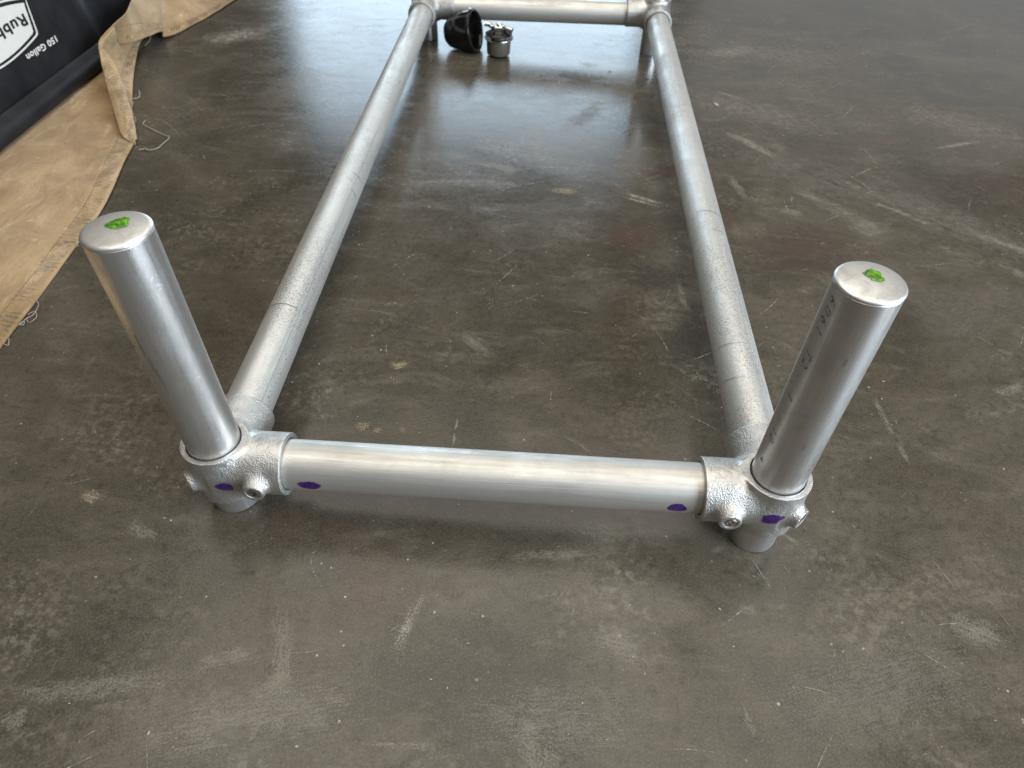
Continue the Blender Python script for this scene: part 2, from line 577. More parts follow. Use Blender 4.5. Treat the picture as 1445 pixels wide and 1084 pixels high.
for k, (x, y, L, a, w) in enumerate(MK):
    c = (0.33, 0.295, 0.235)
    al = 0.40
    if k in OCHRE:
        c, al = (0.34, 0.275, 0.175), 0.70
    if k in STRONG:
        al = 0.72
    decal('scuff_mark', x, y, L * 1.45, a, w * (2.1 if k in STRONG else 3.0), c, al, k)
for k, (x, y, L, a, w, c, al) in enumerate([
        (0.45, 0.509, 0.16, 0.6, 0.13, (0.090, 0.048, 0.033), 0.9),
        (0.55, 0.613, 0.16, 0.9, 0.12, (0.088, 0.047, 0.033), 0.9),
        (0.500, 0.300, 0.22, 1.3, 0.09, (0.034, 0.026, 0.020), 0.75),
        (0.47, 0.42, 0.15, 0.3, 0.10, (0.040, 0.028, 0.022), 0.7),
        (0.52, 0.74, 0.16, 0.5, 0.07, (0.090, 0.042, 0.025), 0.7),
        (0.80, 0.80, 0.55, -0.6, 0.26, (0.165, 0.137, 0.112), 0.62),
        (0.95, 0.62, 0.45, -0.7, 0.20, (0.175, 0.146, 0.120), 0.62),
        (0.74, 1.05, 0.55, -0.4, 0.26, (0.190, 0.160, 0.132), 0.75),
        (1.15, 1.05, 0.60, -0.5, 0.28, (0.190, 0.160, 0.132), 0.75),
        (0.78, 0.40, 0.34, -0.9, 0.18, (0.150, 0.124, 0.100), 0.55),
        (0.95, 0.36, 0.30, 0.5, 0.16, (0.150, 0.126, 0.102), 0.50),
        (0.85, 1.45, 0.60, -0.2, 0.30, (0.195, 0.168, 0.142), 0.75),
        (0.70, 0.52, 0.30, 0.6, 0.20, (0.075, 0.046, 0.034), 0.6),
        (1.10, 0.75, 0.35, 0.2, 0.20, (0.070, 0.046, 0.036), 0.6),
        (0.84, 0.72, 0.22, -0.75, 0.04, (0.32, 0.28, 0.225), 0.85),
        (0.90, 0.64, 0.18, -0.70, 0.03, (0.32, 0.28, 0.225), 0.85),
        (0.68, 0.86, 0.20, -0.9, 0.04, (0.29, 0.25, 0.20), 0.75),
        (1.05, 0.58, 0.22, -0.6, 0.04, (0.29, 0.25, 0.20), 0.75),
        (0.30, 0.60, 0.24, 0.9, 0.10, (0.135, 0.118, 0.094), 0.45),
        (0.36, 0.95, 0.20, 1.1, 0.07, (0.16, 0.14, 0.115), 0.45),
        (0.16, 0.10, 0.14, 0.3, 0.06, (0.15, 0.128, 0.09), 0.50),
        (0.40, 0.36, 0.14, 0.9, 0.10, (0.16, 0.135, 0.11), 0.45),
        (0.08, -0.20, 0.26, 0.25, 0.10, (0.27, 0.240, 0.195), 0.55),
        (0.33, -0.20, 0.22, 0.1, 0.10, (0.24, 0.215, 0.175), 0.50),
        (0.60, -0.14, 0.30, 0.3, 0.14, (0.21, 0.185, 0.15), 0.45),
]):
    decal('floor_stain', x, y, L, a, w, c, al, 100 + k)

# fine scratches and chips in the sealer: far too many and too small to pick apart
def density(x, y):
    return 0.5 + 0.9 * mnoise.noise(Vector((x * 3.1, y * 3.1, 3.3))) + 0.5 * mnoise.noise(Vector((x * 9.0, y * 9.0, 8.3)))


rnd = random.Random(99)
V, F = [], []
n_done = 0
while n_done < 480:
    x, y = rnd.uniform(-0.45, 1.45), -0.30 + 1.9 * rnd.random() ** 1.5
    if rnd.random() > density(x, y):
        continue
    n_done += 1
    far = 1 + max(0, y) * 1.1
    L = rnd.choice((0.006, 0.010, 0.015, 0.028, 0.05)) * rnd.uniform(0.6, 1.3) * far
    w = rnd.uniform(0.00018, 0.00055) * far
    a = rnd.gauss(0.5, 0.35) if rnd.random() < 0.45 else rnd.uniform(0, math.pi)
    bend = rnd.uniform(-0.5, 0.5)
    b0 = len(V)
    px, py = x, y
    ns = 5
    for k in range(ns + 1):
        t = k / ns
        ww = w * math.sin(math.pi * (0.08 + 0.84 * t)) * rnd.uniform(0.5, 1.2)
        ang = a + bend * (t - 0.5)
        nx_, ny_ = -math.sin(ang), math.cos(ang)
        V += [(px + nx_ * ww, py + ny_ * ww, 0.0009), (px - nx_ * ww, py - ny_ * ww, 0.0009)]
        px += math.cos(ang) * L / ns
        py += math.sin(ang) * L / ns
    for k in range(ns):
        q = b0 + 2 * k
        F.append((q, q + 1, q + 3, q + 2))
nk = NT('pale_scratch')
nk.set(Base_Color=(0.36, 0.325, 0.265), Roughness=0.6, Alpha=nk.rng(nk.noise(nk.coords('Object'), 240, 3, 0.7), 0.42, 0.60, 0.05, 0.75))
o = mk('fine_scratches', V, F, nk.m, fl)
o['kind'] = 'stuff'
V, F = [], []
n_done = 0
while n_done < 900:
    x, y = rnd.uniform(-0.45, 1.45), -0.30 + 1.9 * rnd.random() ** 1.5
    if rnd.random() > density(x + 5, y) ** 2:
        continue
    n_done += 1
    far = 1 + max(0, y) * 0.9
    r0 = 0.00030 * math.exp(rnd.gauss(0, 0.55)) * far
    if rnd.random() < 0.05:
        r0 *= 1.7
    b0 = len(V)
    nn = rnd.choice((5, 6, 7))
    el = rnd.uniform(0.5, 1.0)
    rot = rnd.uniform(0, 6.28)
    for k in range(nn):
        t = 6.283 * k / nn
        rr = r0 * rnd.uniform(0.55, 1.35)
        dx, dy = rr * math.cos(t) * 1.2, rr * math.sin(t) * el
        V.append((x + dx * math.cos(rot) - dy * math.sin(rot), y + dx * math.sin(rot) + dy * math.cos(rot), 0.0011))
    F.append(tuple(range(b0, b0 + nn)))
o = mk('pale_chips', V, F, m_plain('pale_chip', (0.46, 0.42, 0.34), 0.6, vary=0.5), fl)
o['kind'] = 'stuff'

# ------------------------------------------------------------------ pipe frame
R_T = 0.02415          # tube radius
R_F = 0.0303           # fitting outer radius
W, LEN = 0.5258, 1.3196
frame = empty('pipe_frame')
frame.matrix_world = Matrix((
    (0.9996991, -0.0003067, -0.0245272, -0.0012889),
    (0.0, 0.9999218, -0.0125029, -0.0006570),
    (0.0245292, 0.0124992, 0.9996210, 0.0525301),
    (0, 0, 0, 1)))
tag(frame, 'silver pipe frame of clamped tubes lying on the concrete with upright corner posts', 'pipe frame')


def floor_z(x, y):     # floor height seen in the frame's own axes
    return -(0.0245292 * x + 0.0124992 * y + 0.0525301) / 0.9996210 + 0.0007


def tube(name, length, mat, wall=0.0028, seg=72):
    r, ri, b = R_T, R_T - wall, 0.0005
    prof = [(ri, 0), (r - b, 0), (r, b)]
    n = max(2, int(length / 0.04))
    prof += [(r, b + (length - 2 * b) * i / n) for i in range(1, n)]
    prof += [(r, length - b), (r - b, length), (ri, length)]
    v, f = lathe(prof, seg, closed=True)
    o = mk(name, v, f, mat, frame, smooth=True)
    return sharpen(o, 30)


RX = Matrix.Rotation(math.radians(90), 4, 'Y')        # tube z axis -> +x
RY = Matrix.Rotation(math.radians(-90), 4, 'X')       # tube z axis -> +y
ZF = 0.004
GAP = 0.026


def blob_outline(n, rx, ry, seed, jag=0.22):
    rnd = random.Random(seed)
    ph = [rnd.uniform(0, 6.28) for _ in range(5)]
    pts = []
    for i in range(n):
        a = 2 * math.pi * i / n
        k = 1 + jag * (0.5 * math.sin(2 * a + ph[0]) + 0.45 * math.sin(3 * a + ph[1]) + 0.3 * math.sin(5 * a + ph[2]) + 0.18 * math.sin(9 * a + ph[3]) + 0.14 * math.sin(14 * a + ph[4]))
        pts.append((rx * k * math.cos(a), ry * k * math.sin(a)))
    return pts


def blob(n, rx, ry, seed, rings=4, jag=0.22):
    """flat blob: verts (x, y, t) with t = 0 on the edge, 1 in the middle"""
    out = blob_outline(n, rx, ry, seed, jag)
    V = [(0.0, 0.0, 1.0)]
    F = []
    for k in range(1, rings + 1):
        s = k / rings
        V += [(x * s, y * s, 1 - s) for x, y in out]
    for i in range(n):
        F.append((0, 1 + i, 1 + (i + 1) % n))
    for k in range(rings - 1):
        for i in range(n):
            a, b = 1 + k * n + i, 1 + k * n + (i + 1) % n
            F.append((a, a + n, b + n, b))
    return V, F


def wrap_on_tube(V, ang, z0, rad, lift=0.0003, th=0.0003):
    """blob/text verts (s along axis, t around) onto a tube of given radius (tube's own axes)"""
    out = []
    for (s, t, h) in V:
        a = ang + t / rad
        r = rad + lift + th * h
        out.append((r * math.cos(a), r * math.sin(a), z0 + s))
    return out


# --- rails
front = tube('cross_rail', W - 2 * GAP, MAT['alu_rail'])
front.matrix_local = Matrix.Translation((GAP, 0, ZF)) @ RX
back = tube('cross_rail', W - 2 * GAP, MAT['alu_rail'])
back.matrix_local = Matrix.Translation((GAP, LEN, 0)) @ RX
sideL = tube('side_rail', LEN - 2 * GAP, MAT['galv'])
sideL.matrix_local = Matrix.Translation((0, GAP, 0)) @ RY
sideR = tube('side_rail', LEN - 2 * GAP, MAT['galv'])
sideR.matrix_local = Matrix.Translation((W, GAP, 0)) @ RY

# purple paint dabs on the front rail.  In the rail's own axes: z along +x of the
# frame, x axis -> -z (down), y -> y.  The face toward the viewer (-y, slightly down)
for s, seed, rx, tilt in ((0.092, 3, 0.0100, 0.0), (W - 0.0890, 8, 0.0082, 0.0)):
    V, F = blob(48, rx, 0.0060, seed, 4, 0.13)
    V = [(x * math.cos(tilt) - y * math.sin(tilt), x * math.sin(tilt) + y * math.cos(tilt), h) for x, y, h in V]
    mk('purple_paint_mark', wrap_on_tube(V, math.radians(-90), s - GAP, R_T), F, MAT['purple'], front, True)

# cut line / seam marks round the side rails
for rail, marks in ((sideL, [(0.185, 35, 150, 0.0013), (0.495, 5, 65, 0.0012), (0.455, 5, 45, 0.0015), (0.475, 45, 75, .0008)]),
                    (sideR, [(0.430, 30, 130, 0.0011), (0.385, 45, 100, 0.0010), (0.16, 90, 170, 0.0006), (0.11, 100, 175, 0.0006)])):
    for zc, a0, a1, wd in marks:
        V, F = [], []
        n = 26
        rnd = random.Random(int(zc * 1000))
        for i in range(n + 1):
            t = i / n
            a = math.radians(a0 + (a1 - a0) * t)
            # rail local axes: x -> x, y -> -z(frame) so up is -y
            ww = wd * (0.25 + math.sin(math.pi * t)) * rnd.uniform(0.6, 1.1) * 0.6
            zz = zc + 0.0016 * math.sin(3 * t + zc * 40) + 0.004 * t
            for sgn in (-1, 1):
                V.append(((R_T + 0.0002) * math.cos(a), -(R_T + 0.0002) * math.sin(a), zz + sgn * ww))
        for i in range(n):
            F.append((2 * i, 2 * i + 1, 2 * i + 3, 2 * i + 2))
        mk('scribed_line', V, F, MAT['seam'], rail, True)
# long weld seam on the left side rail, facing the inside of the frame
V, F = [], []
a = math.radians(38)
n = 60
for i in range(n + 1):
    z = 0.03 + i / n * 0.62
    for sgn in (-1, 1):
        aa = a + sgn * 0.012 + 0.004 * math.sin(i * 0.9)
        V.append(((R_T + 0.00018) * math.cos(aa), -(R_T + 0.00018) * math.sin(aa), z))
for i in range(n):
    F.append((2 * i, 2 * i + 1, 2 * i + 3, 2 * i + 2))
MAT['weld'] = m_plain('dull_weld_line', (0.48, 0.47, 0.46), 0.5, 0.8)
mk('weld_seam', V, F, MAT['weld'], sideL, True)
# worn dotted stamp near the corner on the left rail
V, F = [], []
for (zz, tt, s) in ((0.040, 0.0, 1.0), (0.050, .002, .8), (0.0535, -.001, 1.1), (0.058, .0015, .9), (0.0605, -.002, .8), (0.068, -.004, .6),
                    (0.076, 0.0, 1.0), (0.083, .001, .8), (0.088, -.0015, 1.1), (0.0915, 0.002, 1.2), (0.0955, -.001, .9), (0.104, .003, .6), (0.112, .001, 1.0), (0.118, -.002, .9), (0.126, .001, .7)):
    v, f = blob(10, 0.0011 * s, 0.0007 * s, int(zz * 9999), 2, 0.35)
    b0 = len(V)
    V += [(x + zz, y + tt, h) for x, y, h in v]
    F += [tuple(q + b0 for q in ff) for ff in f]
mk('worn_stamp', wrap_on_tube(V, math.radians(-22), 0, R_T, 0.0002, 0), F, MAT['ink'], sideL, True)


# --- corner posts
def post(x, y, top, text=False, green=None):
    z0 = floor_z(x, y)
    o = tube('upright_post', top - z0 - 0.0035, MAT['alu'])
    o.location = (x, y, z0)
    h = top - z0 - 0.0035
    r = R_T
    prof = [(0.0, -0.006), (r - 0.004, -0.006), (r - 0.004, 0.0), (r - 0.0002, 0.0001), (r + 0.0003, 0.0006), (r + 0.0003, 0.0012), (r - 0.0003, 0.0022),
            (r - 0.0016, 0.0031), (r - 0.0032, 0.0034), (r * 0.6, 0.0041), (r * 0.3, 0.0044), (0.0, 0.0045)]
    v, f = lathe(prof, 72)
    cap = mk('end_plug', v, f, MAT['cap'], o, True)
    cap.location = (0, 0, h)
    if green:
        gx, gy, rx, ry, ang, seed, jag = green
        V, F = blob(36, rx, ry, seed, 4, jag)
        ca, sa = math.cos(ang), math.sin(ang)
        V2 = []
        for (px, py, t) in V:
            X, Y = gx + px * ca - py * sa, gy + px * sa + py * ca
            rr = math.hypot(X, Y)
            zt = 0.0045 - 0.0011 * (rr / (r - 0.0032)) ** 2 + 0.0003
            V2.append((X, Y, h + zt + 0.0005 * min(1, t * 3)))
        mk('green_paint_mark', V2, F, MAT['green'], o, True)
    return o


pFL = post(0, 0, 0.2665, green=(0.0005, 0.0045, 0.0070, 0.0082, 0.25, 21, 0.24))
pFR = post(W, 0, 0.2540, green=(0.0025, 0.0045, 0.0066, 0.0066, -0.1, 5, 0.24))
pBL = post(0, LEN, 0.255)
pBR = post(W, LEN, 0.255)

# printed line down the right post, on the side turned to the frame's inside
V, F = text_mesh('6061  T2 -  1   / 10   4', 0.0115, 0, 1.55, 0.35)
bm = bmesh.new()
bv = [bm.verts.new(v) for v in V]
for ff in F:
    try:
        bm.faces.new([bv[i] for i in ff])
    except ValueError:
        pass
bmesh.ops.subdivide_edges(bm, edges=[e for e in bm.edges if e.calc_length() > 0.003], cuts=2)
bmesh.ops.triangulate(bm, faces=bm.faces[:])
bm.verts.index_update()
V = [tuple(v.co) for v in bm.verts]
F = [tuple(v.index for v in f.verts) for f in bm.faces]
bm.free()
hR = 0.2540 - floor_z(W, 0)
# text x runs down the tube, text y runs toward the right of the viewer
A0 = math.radians(196)
out = []
for (x, y, z) in V:
    a = A0 + (y - 0.004) / R_T
    out.append(((R_T + 0.0002) * math.cos(a), (R_T + 0.0002) * math.sin(a), hR - 0.010 - x * 1.05))
mk('printed_lettering', out, F, MAT['ink'], pFR)['kind'] = 'stuff'

# a few scratches and a dark fleck on the left post
V, F = blob(14, 0.0012, 0.0009, 77, 2, 0.4)
mk('dark_fleck', wrap_on_tube(V, math.radians(-128), 0.222, R_T, 0.0002, 0), F, MAT['ink'], pFL, True)
for ang, z, ln, wd in ((-106, 0.228, 0.012, 0.00045), (-100, 0.205, 0.010, 0.0004), (-96, 0.19, 0.014, 0.0004), (-112, 0.085, 0.003, 0.0003)):
    V, F = blob(16, ln, wd, int(z * 999), 2, 0.3)
    mk('dark_scratch', wrap_on_tube(V, math.radians(ang), z, R_T, 0.0002, 0), F, MAT['seam'], pFL, True)
V, F = blob(20, 0.0004, 0.009, 31, 2, 0.3)
mk('dark_scratch', wrap_on_tube(V, math.radians(-118), 0.093, R_T, 0.0002, 0), F, MAT['seam'], pFL, True)
for ang, z, ln, wd in ((-100, 0.262, 0.004, 0.0007), (-98, 0.165, 0.005, 0.0004)):
    V, F = blob(16, ln, wd, int(z * 777), 2, 0.3)
    mk('dark_scratch', wrap_on_tube(V, math.radians(ang), z, R_T, 0.0002, 0), F, MAT['seam'], pFR, True)


# bright rub marks near the top of the left post
MAT['rub'] = m_plain('bright_rub', (0.90, 0.90, 0.90), 0.30, 0.9, 600, 0.5, 0.0004)
rnd = random.Random(12)
for k in range(22):
    ang = rnd.uniform(-52, -18)
    z = rnd.choice((rnd.uniform(0.235, 0.312), rnd.uniform(0.14, 0.235), rnd.uniform(0.07, 0.14)))
    V, F = blob(18, rnd.uniform(0.0004, 0.0018), rnd.uniform(0.0008, 0.0034), k * 3 + 1, 2, 0.4)
    t = rnd.uniform(-0.5, 0.5)
    V = [(x * math.cos(t) - y * math.sin(t), x * math.sin(t) + y * math.cos(t), h) for x, y, h in V]
    mk('bright_rub_mark', wrap_on_tube(V, math.radians(ang), z, R_T, 0.00015, 0), F, MAT['rub'], pFL, True)


# --- cast corner fittings: implicit surface, meshed with surface nets
def smin(a, b, k):
    h = np.clip(0.5 + 0.5 * (b - a) / k, 0, 1)
    return b * (1 - h) + a * h - k * h * (1 - h)


BOSS_X = 0.043
S45 = math.sqrt(0.5)


def sdf(x, y, z):
    zz = z - ZF
    collar = np.hypot(x, y) - R_F
    sx = np.maximum(np.hypot(y, zz) - R_F, -x)
    sy = np.maximum(np.hypot(x, z) - R_F, -y)
    d = smin(smin(collar, sx, 0.007), sy, 0.007)

    def boss(px, py, pz, dx, dy, dz, length, r0, r1):
        ex, ey, ez = x - px, y - py, z - pz
        t = ex * dx + ey * dy + ez * dz
        rad = np.sqrt(np.maximum(ex * ex + ey * ey + ez * ez - t * t, 0))
        rr = r0 + (r1 - r0) * np.clip(t / length, 0, 1)
        return np.maximum(np.maximum(rad - rr, -t), t - length)
    b1 = boss(BOSS_X, 0, ZF + .002, 0, -1, 0, 0.0392, 0.0180, 0.0100)
    b2 = boss(0, 0, 0, -S45, -S45, 0, 0.0370, 0.0200, 0.0104)
    d = smin(d, b1, 0.005)
    d = smin(d, b2, 0.005)
    # flat machined ends
    ends = np.maximum(np.maximum(x - 0.0665, y - 0.064), z - 0.0345)
    low = -0.0275 - z
    low = np.where(y > 0.030, -1.0, low)
    d = np.maximum(d, ends)
    d = np.maximum(d, low)
    # bores
    rb = R_T + 0.0011
    bore = np.hypot(x, y) - rb
    bx = np.maximum(np.hypot(y, zz) - rb, 0.030 - x)
    by = np.maximum(np.hypot(x, z) - rb, 0.030 - y)
    d = np.maximum(d, -bore)
    d = np.maximum(d, -bx)
    d = np.maximum(d, -by)
    # screw holes
    h1 = np.maximum(np.hypot(x - BOSS_X, z - ZF - .002) - 0.0063, y + 0.030)
    h2 = np.maximum(np.hypot(x * S45 - y * S45, z) - 0.0063, 0.030 + (x + y) * S45)
    d = np.maximum(d, -h1)
    d = np.maximum(d, -h2)
    return d


def surface_nets(fn, lo, hi, h):
    ax = [np.arange(a, b + h, h) for a, b in zip(lo, hi)]
    X, Y, Z = np.meshgrid(*ax, indexing='ij')
    F = fn(X, Y, Z)
    nx, ny, nz = F.shape
    S = F < 0
    cnt = np.zeros((nx - 1, ny - 1, nz - 1), np.float32)
    acc = np.zeros((nx - 1, ny - 1, nz - 1, 3), np.float64)

    def sl(i, j, k):
        return (slice(i, nx - 1 + i), slice(j, ny - 1 + j), slice(k, nz - 1 + k))
    G = np.stack([X, Y, Z], -1)
    corners = [(i, j, k) for i in (0, 1) for j in (0, 1) for k in (0, 1)]
    for a in corners:
        for d in range(3):
            if a[d] == 1:
                continue
            b = list(a)
            b[d] = 1
            fa, fb = F[sl(*a)], F[sl(*b)]
            m = S[sl(*a)] != S[sl(*b)]
            t = np.where(m, fa / np.where(m, fa - fb, 1), 0)
            p = G[sl(*a)] + t[..., None] * (G[sl(*b)] - G[sl(*a)])
            acc += np.where(m[..., None], p, 0)
            cnt += m
    act = cnt > 0
    idx = -np.ones(cnt.shape, np.int64)
    idx[act] = np.arange(act.sum())
    V = acc[act] / cnt[act][:, None]
    quads = []
    for d in range(3):
        e = [d, (d + 1) % 3, (d + 2) % 3]
        Sm = np.transpose(S, e)
        Im = np.transpose(idx, e)
        m = Sm[:-1, 1:-1, 1:-1] != Sm[1:, 1:-1, 1:-1]
        i, j, k = np.nonzero(m)
        inside = Sm[:-1, 1:-1, 1:-1][i, j, k]
        q = np.stack([Im[i, j, k], Im[i, j + 1, k], Im[i, j + 1, k + 1], Im[i, j, k + 1]], 1)
        q[~inside] = q[~inside][:, ::-1]
        quads.append(q)
    return V, np.concatenate(quads)


SV, SF = surface_nets(sdf, (-0.0455, -0.0455, -0.045), (0.069, 0.067, 0.037), 0.00085)
fit_me = bpy.data.meshes.new('corner_fitting')
fit_me.from_pydata(SV.tolist(), [], SF.tolist())
fit_me.polygons.foreach_set('use_smooth', [True] * len(fit_me.polygons))
fit_me.materials.append(MAT['cast'])
fit_me.update()
_o = bpy.data.objects.new('tmp', fit_me)
sharpen(_o, 42)
bpy.data.objects.remove(_o)

# set screw: hollow hex socket grub screw
scv, scf = [], []
prof_r = 0.0060
n = 36
for ring, (rad, z) in enumerate(((prof_r, -0.006), (prof_r, 0.0), (prof_r - 0.0007, 0.0006))):
    for k in range(n):
        a = 2 * math.pi * k / n
        scv.append((rad * math.cos(a), rad * math.sin(a), z))
for z in (0.0006, -0.0045):
    for k in range(n):
        a = 2 * math.pi * k / n
        hr = 0.0032 / math.cos(((a + math.pi / 6) % (math.pi / 3)) - math.pi / 6)
        scv.append((hr * math.cos(a), hr * math.sin(a), z))
for rg in range(4):
    for k in range(n):
        l = (k + 1) % n
        scf.append((rg * n + k, rg * n + l, (rg + 1) * n + l, (rg + 1) * n + k))
scf.append(tuple(4 * n + k for k in range(n)))
screw_me = bpy.data.meshes.new('set_screw')
screw_me.from_pydata(scv, [], scf)
screw_me.materials.append(MAT['steel'])
screw_me.update()


def fitting(x, y, sx, sy, mark=None):
    o = bpy.data.objects.new('corner_fitting', fit_me)
    col.objects.link(o)
    o.parent = frame
    o.location = (x, y, 0)
    o.scale = (sx, sy, 1)
    for loc, d in (((BOSS_X, -0.0383, ZF + .002), (0, -1, 0)), ((-0.0361 * S45, -0.0361 * S45, 0), (-1, -1, 0))):
        s = bpy.data.objects.new('set_screw', screw_me)
        col.objects.link(s)
        s.parent = o
        s.location = loc
        s.rotation_euler = Vector(d).to_track_quat('Z', 'Y').to_euler()
    if mark:
        u, z0, rx, ry, seed, tilt = mark
        V, F = blob(48, rx, ry, seed, 5, 0.15)
        out = []
        for (a, b, h) in V:
            a, b = a * math.cos(tilt) - b * math.sin(tilt), a * math.sin(tilt) + b * math.cos(tilt)
            px, pz = u + a, z0 + b
            # walk inward along +y until the casting's surface
            yy = np.linspace(-0.045, -0.005, 801)
            dd = sdf(np.full_like(yy, px), yy, np.full_like(yy, pz))
            hit = yy[np.argmax(dd < 0)]
            out.append((px, hit - 0.0004 - 0.0003 * h, pz))
        mk('purple_paint_mark', out, F, MAT['purple'], o, True)
    return o


fitting(0, 0, 1, 1, (0.0130, 0.003, 0.0075, 0.0062, 13, -0.3))
fitting(W, 0, -1, 1, (0.0035, 0.006, 0.0100, 0.0066, 17, 0.0))
fitting(0, LEN, 1, -1)
fitting(W, LEN, -1, -1)

# ------------------------------------------------------------------ canvas drop cloth
cloth = empty('canvas_drop_cloth', (-0.7, 0.6, 0))
tag(cloth, 'tan canvas drop cloth with puckered hem and rumpled corner under the black tank', 'drop cloth')


def catmull(P, sub):
    P = np.asarray(P, float)
    out = []
    n = len(P)
    for i in range(n - 1):
        p0, p1, p2, p3 = P[max(i - 1, 0)], P[i], P[i + 1], P[min(i + 2, n - 1)]
        for s in range(sub):
            t = s / sub
            out.append(0.5 * ((2 * p1) + (p2 - p0) * t + (2 * p0 - 5 * p1 + 4 * p2 - p3) * t * t + (3 * p1 - p0 - 3 * p2 + p3) * t ** 3))
    out.append(P[-1])
    return np.array(out)


def grid_mesh(name, rows, mat, parent, thick):
    """rows[i][j]: i along the hem, j inward; uv in metres along / inward"""
    A = np.array(rows)
    n, m, _ = A.shape
    off = np.array(parent.location) if parent else 0
    su = np.concatenate([[0], np.cumsum(np.linalg.norm(np.diff(A[:, 0], axis=0), axis=1))])
    V, U, F = [], [], []
    for i in range(n):
        sv = np.concatenate([[0], np.cumsum(np.linalg.norm(np.diff(A[i], axis=0), axis=1))])
        for j in range(m):
            V.append(tuple(A[i, j] - off))
            U.append((su[i], sv[j]))
    for i in range(n - 1):
        for j in range(m - 1):
            a = i * m + j
            F.append((a, a + 1, a + m + 1, a + m))
    o = mk(name, V, F, mat, parent, True, U)
    sol = o.modifiers.new('thickness', 'SOLIDIFY')
    sol.thickness = thick
    sol.offset = 0
    return o


edge = [(-0.335, -0.30), (-0.340, -0.12), (-0.348, 0.05), (-0.356, 0.18), (-0.362, 0.267), (-0.372, 0.381), (-0.385, 0.514), (-0.413, 0.635), (-0.437, 0.736),
        (-0.502, 0.860), (-0.557, 0.988), (-0.612, 1.12), (-0.645, 1.22), (-0.68, 1.36), (-0.72, 1.55)]
E = catmull(edge, 14)
vs = np.concatenate([np.linspace(0, 0.05, 9), np.linspace(0.06, 0.9, 60)])
rows = []
for i, e in enumerate(E):
    t = E[min(i + 1, len(E) - 1)] - E[max(i - 1, 0)]
    t /= np.linalg.norm(t)
    row = []
    for v in vs:
        blend = min(1, v / 0.15)
        d = np.array([-t[1], t[0]]) * (1 - blend) + np.array([-1.0, 0.08]) * blend
        d /= np.linalg.norm(d)
        p = e + d * v
        nz = mnoise.noise(Vector((p[0] * 9, p[1] * 5, 1.3))) * 0.006 + mnoise.noise(Vector((p[0] * 26, p[1] * 17, 4.3))) * 0.0022
        nz += mnoise.noise(Vector((p[1] * 14, 0.2, 9.1))) * 0.003 * math.exp(-v / 0.06)
        k = min(1, 0.35 + v / 0.10)
        # flatten under the tank
        if p[0] < -0.60:
            k *= max(0.0, 1 - (-0.60 - p[0]) / 0.03) if p[1] < 1.25 else 1
        z = 0.0030 + max(-0.0012, nz * k + 0.0016 * k)
        row.append((p[0], p[1], z))
    rows.append(row)
grid_mesh('ground_sheet', rows, MAT['canvas'], cloth, 0.0016)

RIB = [
((-0.4293,0.7231,0.0042),(-0.4244,0.7041,0.0046)),
((-0.4501,0.7638,0.0100),(-0.4506,0.7195,0.0110)),
((-0.4704,0.8034,0.0200),(-0.4729,0.7542,0.0220)),
((-0.5211,0.8873,0.0350),(-0.5261,0.8436,0.0350)),
((-0.5365,0.9105,0.0450),(-0.5530,0.8905,0.0450)),
((-0.5594,0.9405,0.0550),(-0.5693,0.9207,0.0550)),
((-0.5824,0.9642,0.0650),(-0.5777,0.9439,0.0750)),
((-0.5934,0.9930,0.0650),(-0.5770,0.9604,0.0850)),
((-0.5948,1.0180,0.0550),(-0.5713,1.0061,0.0950)),
((-0.5749,1.0402,0.0500),(-0.5697,1.0618,0.1000)),
((-0.5662,1.0727,0.0450),(-0.5929,1.1384,0.1000)),
((-0.5664,1.1278,0.0350),(-0.6497,1.2981,0.0800)),
((-0.5690,1.1774,0.0250),(-0.7067,1.4841,0.0700)),
((-0.5797,1.1974,0.0080),(-0.7210,1.5898,0.0600)),
((-0.5655,1.2348,0.0040),(-0.7102,1.6988,0.0450)),
((-0.5540,1.2971,0.0030),(-0.7029,1.7765,0.0250)),
((-0.5360,1.3761,0.0030),(-0.6875,1.8417,0.0040)),
((-0.5163,1.5120,0.0030),(-0.6785,1.9659,0.0030)),
]
Eo = catmull([a for a, b in RIB], 9)
Ei = catmull([b for a, b in RIB], 9)
rows = []
NJ = 30
for i in range(len(Eo)):
    row = []
    wdt = np.linalg.norm(Ei[i] - Eo[i])
    for j in range(NJ + 1):
        t = (j / NJ) ** 1.25
        p = Eo[i] * (1 - t) + Ei[i] * t
        bulge = math.sin(math.pi * t) * min(0.014, wdt * 0.14)
        w = mnoise.noise(Vector((p[0] * 16, p[1] * 11, 2.2))) * 0.010 + mnoise.noise(Vector((p[0] * 40, p[1] * 30, 7.2))) * 0.003
        w *= min(1, wdt / 0.12) * math.sin(math.pi * min(1, t + 0.1) * 0.9 + 0.1)
        hump = 0.030 * math.exp(-((p[0] + 0.645) / 0.035) ** 2) if p[1] > 1.15 else 0.0   # rides over the tank's lip
        row.append((p[0], p[1], max(0.0028 + hump, p[2] + bulge + w)))
    rows.append(row)
grid_mesh('rumpled_fold', rows, MAT['canvas'], cloth, 0.0018)

# the cloth doubles back beneath the fold and drops to the sheet
rows = []
for i in range(73):
    p, q0 = Ei[i], Eo[i]
    row = []
    for j in range(9):
        t = j / 8
        b = p + (q0 - p) * 0.55 * t
        row.append((b[0], b[1], (p[2] - 0.0022) * (1 - t) ** 1.4 + 0.0050 * t))
    rows.append(row)
grid_mesh('doubled_layer', rows, MAT['canvas'], cloth, 0.0014)

